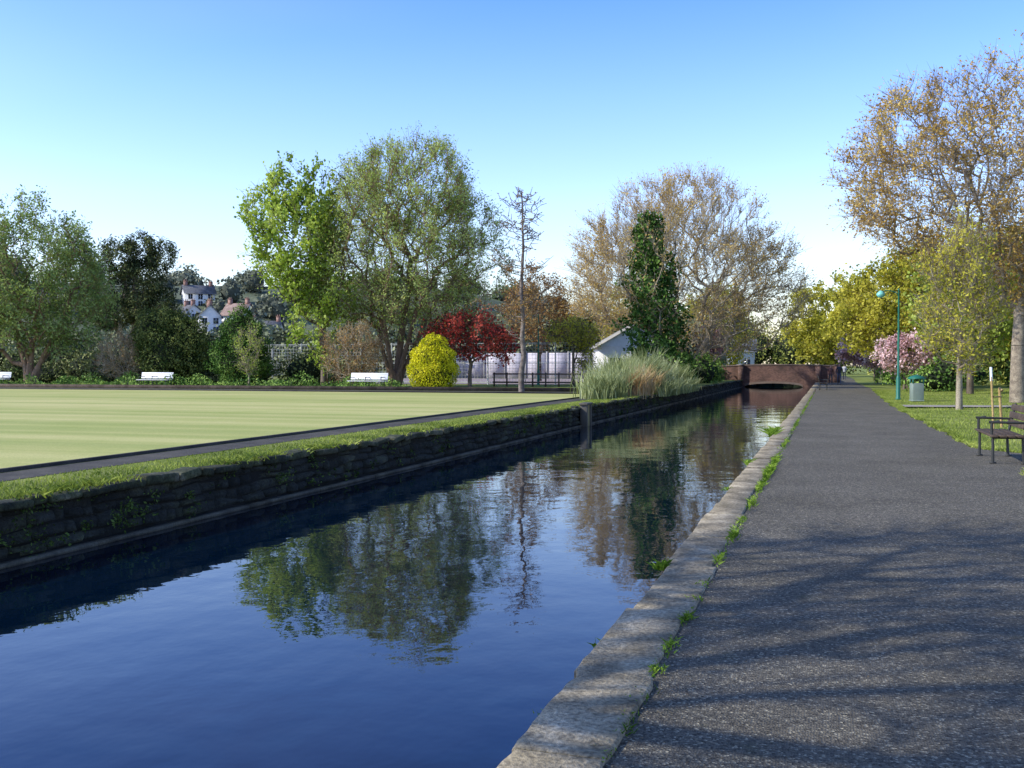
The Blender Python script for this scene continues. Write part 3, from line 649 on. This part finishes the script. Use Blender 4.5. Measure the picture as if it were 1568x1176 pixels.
for i in range(len(xsb)-1):
    a,b_=xsb[i],xsb[i+1]; za,zb=archz(a),archz(b_); ta,tb=topz(a),topz(b_)
    for yy_ in (YB,YB+D): g.quads([[[a,yy_,za],[b_,yy_,zb],[b_,yy_,tb],[a,yy_,ta]]],0)
    g.quads([[[a,YB,za],[b_,YB,zb],[b_,YB+D,zb],[a,YB+D,za]]],0)
    g.quads([[[a,YB-.06,ta],[b_,YB-.06,tb],[b_,YB+.4,tb],[a,YB+.4,ta]],[[a,YB-.06,ta+.12],[b_,YB-.06,tb+.12],[b_,YB+.4,tb+.12],[a,YB+.4,ta+.12]],[[a,YB-.06,ta],[b_,YB-.06,tb],[b_,YB-.06,tb+.12],[a,YB-.06,ta+.12]]],1)
    if za>-1 and zb>-1: g.quads([[[a,YB-.03,za],[b_,YB-.03,zb],[b_,YB-.03,zb+.2],[a,YB-.03,za+.2]]],1)
    g.quads([[[a,YB+.4,ta-.9],[b_,YB+.4,tb-.9],[b_,YB+D,tb-.9],[a,YB+D,ta-.9]]],0)
for xx in (-8.2,-1.0,.7): g.box((xx,YB-.1,.7),(.5,.5,1.8),0); g.box((xx,YB-.1,1.66),(.6,.6,.12),1)
g.obj('brick_bridge',[brick,plain('bridge_stone',(.2,.15,.12))])
E=[(-7+1.4*i,116+R.normal()*1.,-.1,1.5,1.5,1.5) for i in range(5)]  # dense foliage added in the canal behind the bridge to keep the arch dark
mass('arch_darkening_shrubs',E,420,.2,[L_green,darkcore],.25)

# ------------------------------------------------------------------ tennis court fence and court
g=MB(); g.add([[-46,71,.215],[-19,71,.215],[-19,104,.215],[-46,104,.215]],[[0,1,2,3]]); g.obj('tennis_court',surf('court_surface',(.26,.21,.2),(.34,.28,.27),scale=1,fine=10,bump=0))
steel=plain('galvanised_steel',(.5,.52,.51),.5); 
g=MB(); FX=np.arange(-45,-15,2.6); 
for x in FX: g.tubes([[x,70,.1]],[[x,70,3.3]],.05,.05,6); g.lathe((x,70,3.3),[(.05,0),(.05,.03),(0,.06)],6)
for z in (.35,1.8,3.25): g.tubes([[-45,70,z]],[[FX[-1],70,z]],.03,.03,5)
xx=np.arange(-45,FX[-1],.25); N=len(xx)
g.tubes(np.stack([xx,xx*0+70,xx*0+.3],1),np.stack([xx,xx*0+70,xx*0+3.25],1),.010,.010,3)
zz=np.arange(.4,3.25,.25); g.tubes(np.stack([zz*0-45,zz*0+70,zz],1),np.stack([zz*0+FX[-1],zz*0+70,zz],1),.010,.010,3)
for x in FX[::3]: g.tubes([[x,70,2.2]],[[x,71.2,.2]],.025,.025,5)
g.obj('tennis_court_fence',steel)
g=MB(); x=-46.
while x<-20: g.box((x+1.2,104.2,1.6),(2.36,.12,2.8),0); g.box((x,104.15,1.65),(.16,.2,3.0),1); x+=2.4
g.obj('court_back_wall',[plain('pale_panel',(.5,.47,.5)),plain('panel_post',(.35,.34,.33))])
g=MB()
for x in np.arange(-21.5,-13,.9): g.box((x,63.5,.65),(.09,.09,1.0))
for z in (.5,1.05): g.box((-17.3,63.5,z),(8.6,.06,.1))
g.obj('post_and_rail_fence',plain('dark_fence_wood',(.07,.055,.045)))

# ------------------------------------------------------------------ benches
white=plain('white_paint',(.82,.82,.8),.5,var=.03); iron=plain('dark_iron',(.03,.032,.03),.5); wood_d=surf('weathered_wood',(.05,.035,.025),(.11,.08,.055),scale=4,fine=40,vs=(1,.2,1),rough=.7)
def bench(name,loc,rot,slat,leg,L=2.4,solid=False):
    e=bpy.data.objects.new(name,None); scene.collection.objects.link(e); e.location=loc; e.rotation_euler=(0,0,rot)
    g=MB()
    for i in range(4): g.box((0,-.2+i*.13,.45),(L,.105,.035))
    o=g.obj('seat',slat,bevel=.006); o.parent=e
    g=MB()
    for i in range(3): g.box((0,.29+.03*i,.60+.13*i),(L,.03,.11 if not solid else .126),tilt=-.2)
    o=g.obj('backrest',slat,bevel=.006); o.parent=e
    for k,x in enumerate((-L/2+.2,L/2-.2) if L<2.2 else (-L/2+.2,0,L/2-.2)):
        g=MB(); g.tubes([[x,-.2,0],[x,.26,0],[x,.26,.42],[x,-.2,.42],[x,-.22,.42],[x,-.22,.66],[x,-.26,.67]],[[x,-.2,.44],[x,.24,.44],[x,.38,.93],[x,.27,.42],[x,-.22,.66],[x,-.1,.69],[x,.31,.66]],.024,.022,6)
        g.box((x,-.2,.01),(.07,.1,.02)); g.box((x,.26,.01),(.07,.1,.02))
        o=g.obj('leg_%d'%(k+1),leg); o.parent=e
    return e
bench('park_bench',(-26.0,53.4,.25),.0,white,iron,2.4,True)
bench('park_bench',(-41.2,53.8,.25),.0,white,iron,2.4,True)
bench('park_bench',(-54.4,54.0,.25),.05,white,iron,2.4,True)
bench('park_bench',(2.75,18.6,.01),-math.pi/2,wood_d,iron,1.9)
bench('park_bench',(-.35,69,.01),math.pi/2,wood_d,iron,1.8)

# ------------------------------------------------------------------ street lamps
gpaint=plain('green_paint',(.02,.16,.11),.45); lampglass=plain('lamp_cover',(.2,.55,.5),.3)
def lamp(loc,H=5.2,rot=0):
    e=bpy.data.objects.new('street_lamp',None); scene.collection.objects.link(e); e.location=loc; e.rotation_euler=(0,0,rot)
    g=MB(); g.lathe((0,0,0),[(.0,0),(.13,0),(.13,.05),(.1,.1),(.1,1.0),(.075,1.08),(.055,1.15),(.05,3),(.038,H-.02),(.05,H),(.0,H+.06)],12)
    g.obj('column',gpaint,True).parent=e
    g=MB(); pts=[(0,0,H-.25),(-.25,0,H-.1),(-.55,0,H-.06),(-.75,0,H-.1)]
    g.tubes(pts[:-1],pts[1:],.025,.022,8); g.obj('arm',gpaint).parent=e
    g=MB(); g.lathe((-.85,0,H-.3),[(.0,-.1),(.12,-.08),(.19,.02),(.2,.08),(.12,.18),(.04,.24),(0,.25)],14); g.obj('lamp_head',lampglass,True).parent=e
lamp((3.1,50.3,.0),5.2,.3)
lamp((-20,69,.2),5.1,.3)
e=bpy.data.objects.new('litter_bin',None); scene.collection.objects.link(e); e.location=(3.75,48.2,.0); e.rotation_euler=(0,0,.2)
g=MB(); g.box((0,0,.42),(.5,.5,.8)); g.box((0,0,.03),(.56,.56,.06)); g.obj('body',plain('bin_grey_green',(.2,.25,.21),.5),bevel=.03).parent=e
g=MB()
for sx_ in(-.22,.22):
    for sy_ in(-.22,.22): g.box((sx_,sy_,.9),(.05,.05,.2))
g.obj('posts',gpaint).parent=e
g=MB(); g.lathe((0,0,1.0),[(0,0),(.4,0),(.4,.05),(.3,.12),(0,.2)],4); g.obj('lid',gpaint).parent=e
g=MB(); g.tubes([[4.25,28.3,-.05],[4.25,28.3,.95]],[[4.2,28.4,1.0],[4.2,28.4,1.02]],.035,.035,7); g.tubes([[4.0,27.9,-.05]],[[3.98,28.3,1.55]],.028,.028,7)
g.tubes([[4.02,28.1,.8]],[[4.25,28.35,.8]],.02,.02,6)
g.tubes([[3.984,28.22,1.2]],[[3.98,28.3,1.56]],.033,.033,7,1)
g.obj('tree_stake',[surf('stake_wood',(.3,.2,.08),(.42,.3,.13),scale=5,fine=40),white])
g=MB(); g.box((-7.9,33,-.1),(.18,.5,.75),0); g.box((-7.88,32.72,-.12),(.24,.12,.85),1); g.box((-7.88,33.3,-.12),(.24,.12,.85),1); g.box((-7.88,33,.31),(.3,.8,.07),1)
g.obj('sluice_gate',[plain('old_board',(.26,.22,.1)),plain('dark_timber',(.09,.08,.06))],bevel=.01)

# ------------------------------------------------------------------ people in the distance
def person(name,loc,rot,top,legs_c,hairc,stride=.2,H=1.72):
    s=H/1.72
    J={'pel':(0,0,.95),'sp':(0,0,1.15),'ch':(0,0,1.36),'nk':(0,-.01,1.48),'hd':(0,-.02,1.56),
       'sL':(.17,0,1.40),'eL':(.23,.05+stride*.3,1.13),'wL':(.22,-.03+stride*.4,.88),'hL':(.21,-.05+stride*.45,.80),
       'sR':(-.17,0,1.40),'eR':(-.23,.05-stride*.3,1.13),'wR':(-.22,-.1-stride*.4,.9),'hR':(-.21,-.13-stride*.45,.82),
       'pL':(.09,0,.9),'kL':(.1,-stride*.7,.5),'aL':(.1,-stride,.08),'fL':(.1,-stride-.17,.03),
       'pR':(-.09,0,.9),'kR':(-.1,stride*.2,.5),'aR':(-.1,stride*1.1,.1),'fR':(-.1,stride*.9-.08,.03)}
    Rr={'pel':.15,'sp':.135,'ch':.16,'nk':.06,'hd':.06,'sL':.075,'eL':.05,'wL':.035,'hL':.035,'pL':.1,'kL':.07,'aL':.05,'fL':.04}
    Ed=['pel-sp','sp-ch','ch-nk','nk-hd','ch-sL','sL-eL','eL-wL','wL-hL','ch-sR','sR-eR','eR-wR','wR-hR','pel-pL','pL-kL','kL-aL','aL-fL','pel-pR','pR-kR','kR-aR','aR-fR']
    ks=list(J); me=bpy.data.meshes.new('sk'); me.from_pydata([tuple(c*s for c in J[k]) for k in ks],[(ks.index(a.split('-')[0]),ks.index(a.split('-')[1])) for a in Ed],[])
    o=bpy.data.objects.new('sk',me); scene.collection.objects.link(o); sk=o.modifiers.new('s','SKIN'); o.modifiers.new('d','SUBSURF').levels=1
    for i,k in enumerate(ks):
        q=Rr.get(k) or Rr.get(k[:-1]+'L'); me.skin_vertices[0].data[i].radius=(q*s*1.05,q*s*.85); me.skin_vertices[0].data[i].use_root=(k=='pel')
    dg=bpy.context.evaluated_depsgraph_get(); nm=bpy.data.meshes.new_from_object(o.evaluated_get(dg)); bpy.data.objects.remove(o)
    for mt in (top,legs_c,skin,shoe): nm.materials.append(mt)
    for pl_ in nm.polygons:
        c=pl_.center/s
        pl_.material_index=3 if c.z<.1 else (2 if (c.z>1.47 or (abs(c.x)>.18 and c.z<.88)) else (1 if c.z<.93 else 0)); pl_.use_smooth=True
    e=bpy.data.objects.new(name,None); scene.collection.objects.link(e); e.location=loc; e.rotation_euler=(0,0,rot)
    b=bpy.data.objects.new('body',nm); scene.collection.objects.link(b); b.parent=e
    g=MB(); g.lathe((0,-.03,1.5*s),[(.0,0),(.05,.01),(.07,.06),(.078,.12),(.072,.18),(.045,.22),(0,.235)],12); g.box((0,-.11,1.61*s),(.025,.03,.04)); g.obj('head',skin,True).parent=e
    g=MB(); g.lathe((0,-.01,1.58*s),[(.086,0),(.092,.06),(.085,.11),(.05,.155),(0,.165)],12); g.obj('hair',hairc,True).parent=e
    g=MB()
    for sd,h in ((1,J['hL']),(-1,J['hR'])):
        for f in range(4): 
            q=np.array(h)*s+[0,(f-1.5)*.02,-.03]; q2=q+[-.008*sd,-.008,-.07+.008*abs(f-1.5)]; g.tubes([q],[q2],.01,.007,5)
        q=np.array(h)*s+[0,-.035,0]; g.tubes([q],[q+[-.01*sd,-.03,-.045]],.011,.008,5)
    g.obj('fingers',skin).parent=e
skin=plain('skin',(.5,.3,.22)); shoe=plain('shoe',(.03,.03,.03))
dk=plain('dark_cloth',(.03,.035,.05)); hairm=plain('hair',(.05,.03,.02)); 
person('walking_woman',(.1,88,.01),.1,plain('dark_red_jacket',(.12,.05,.05)),dk,hairm,.2,1.64)
person('walking_man',(.8,89,.01),.05,dk,plain('denim',(.06,.08,.14)),hairm,.22,1.78)
person('walking_man',(1.6,118,.01),3.1,plain('pale_shirt',(.5,.5,.5)),dk,hairm,.22,1.75)
print('done')
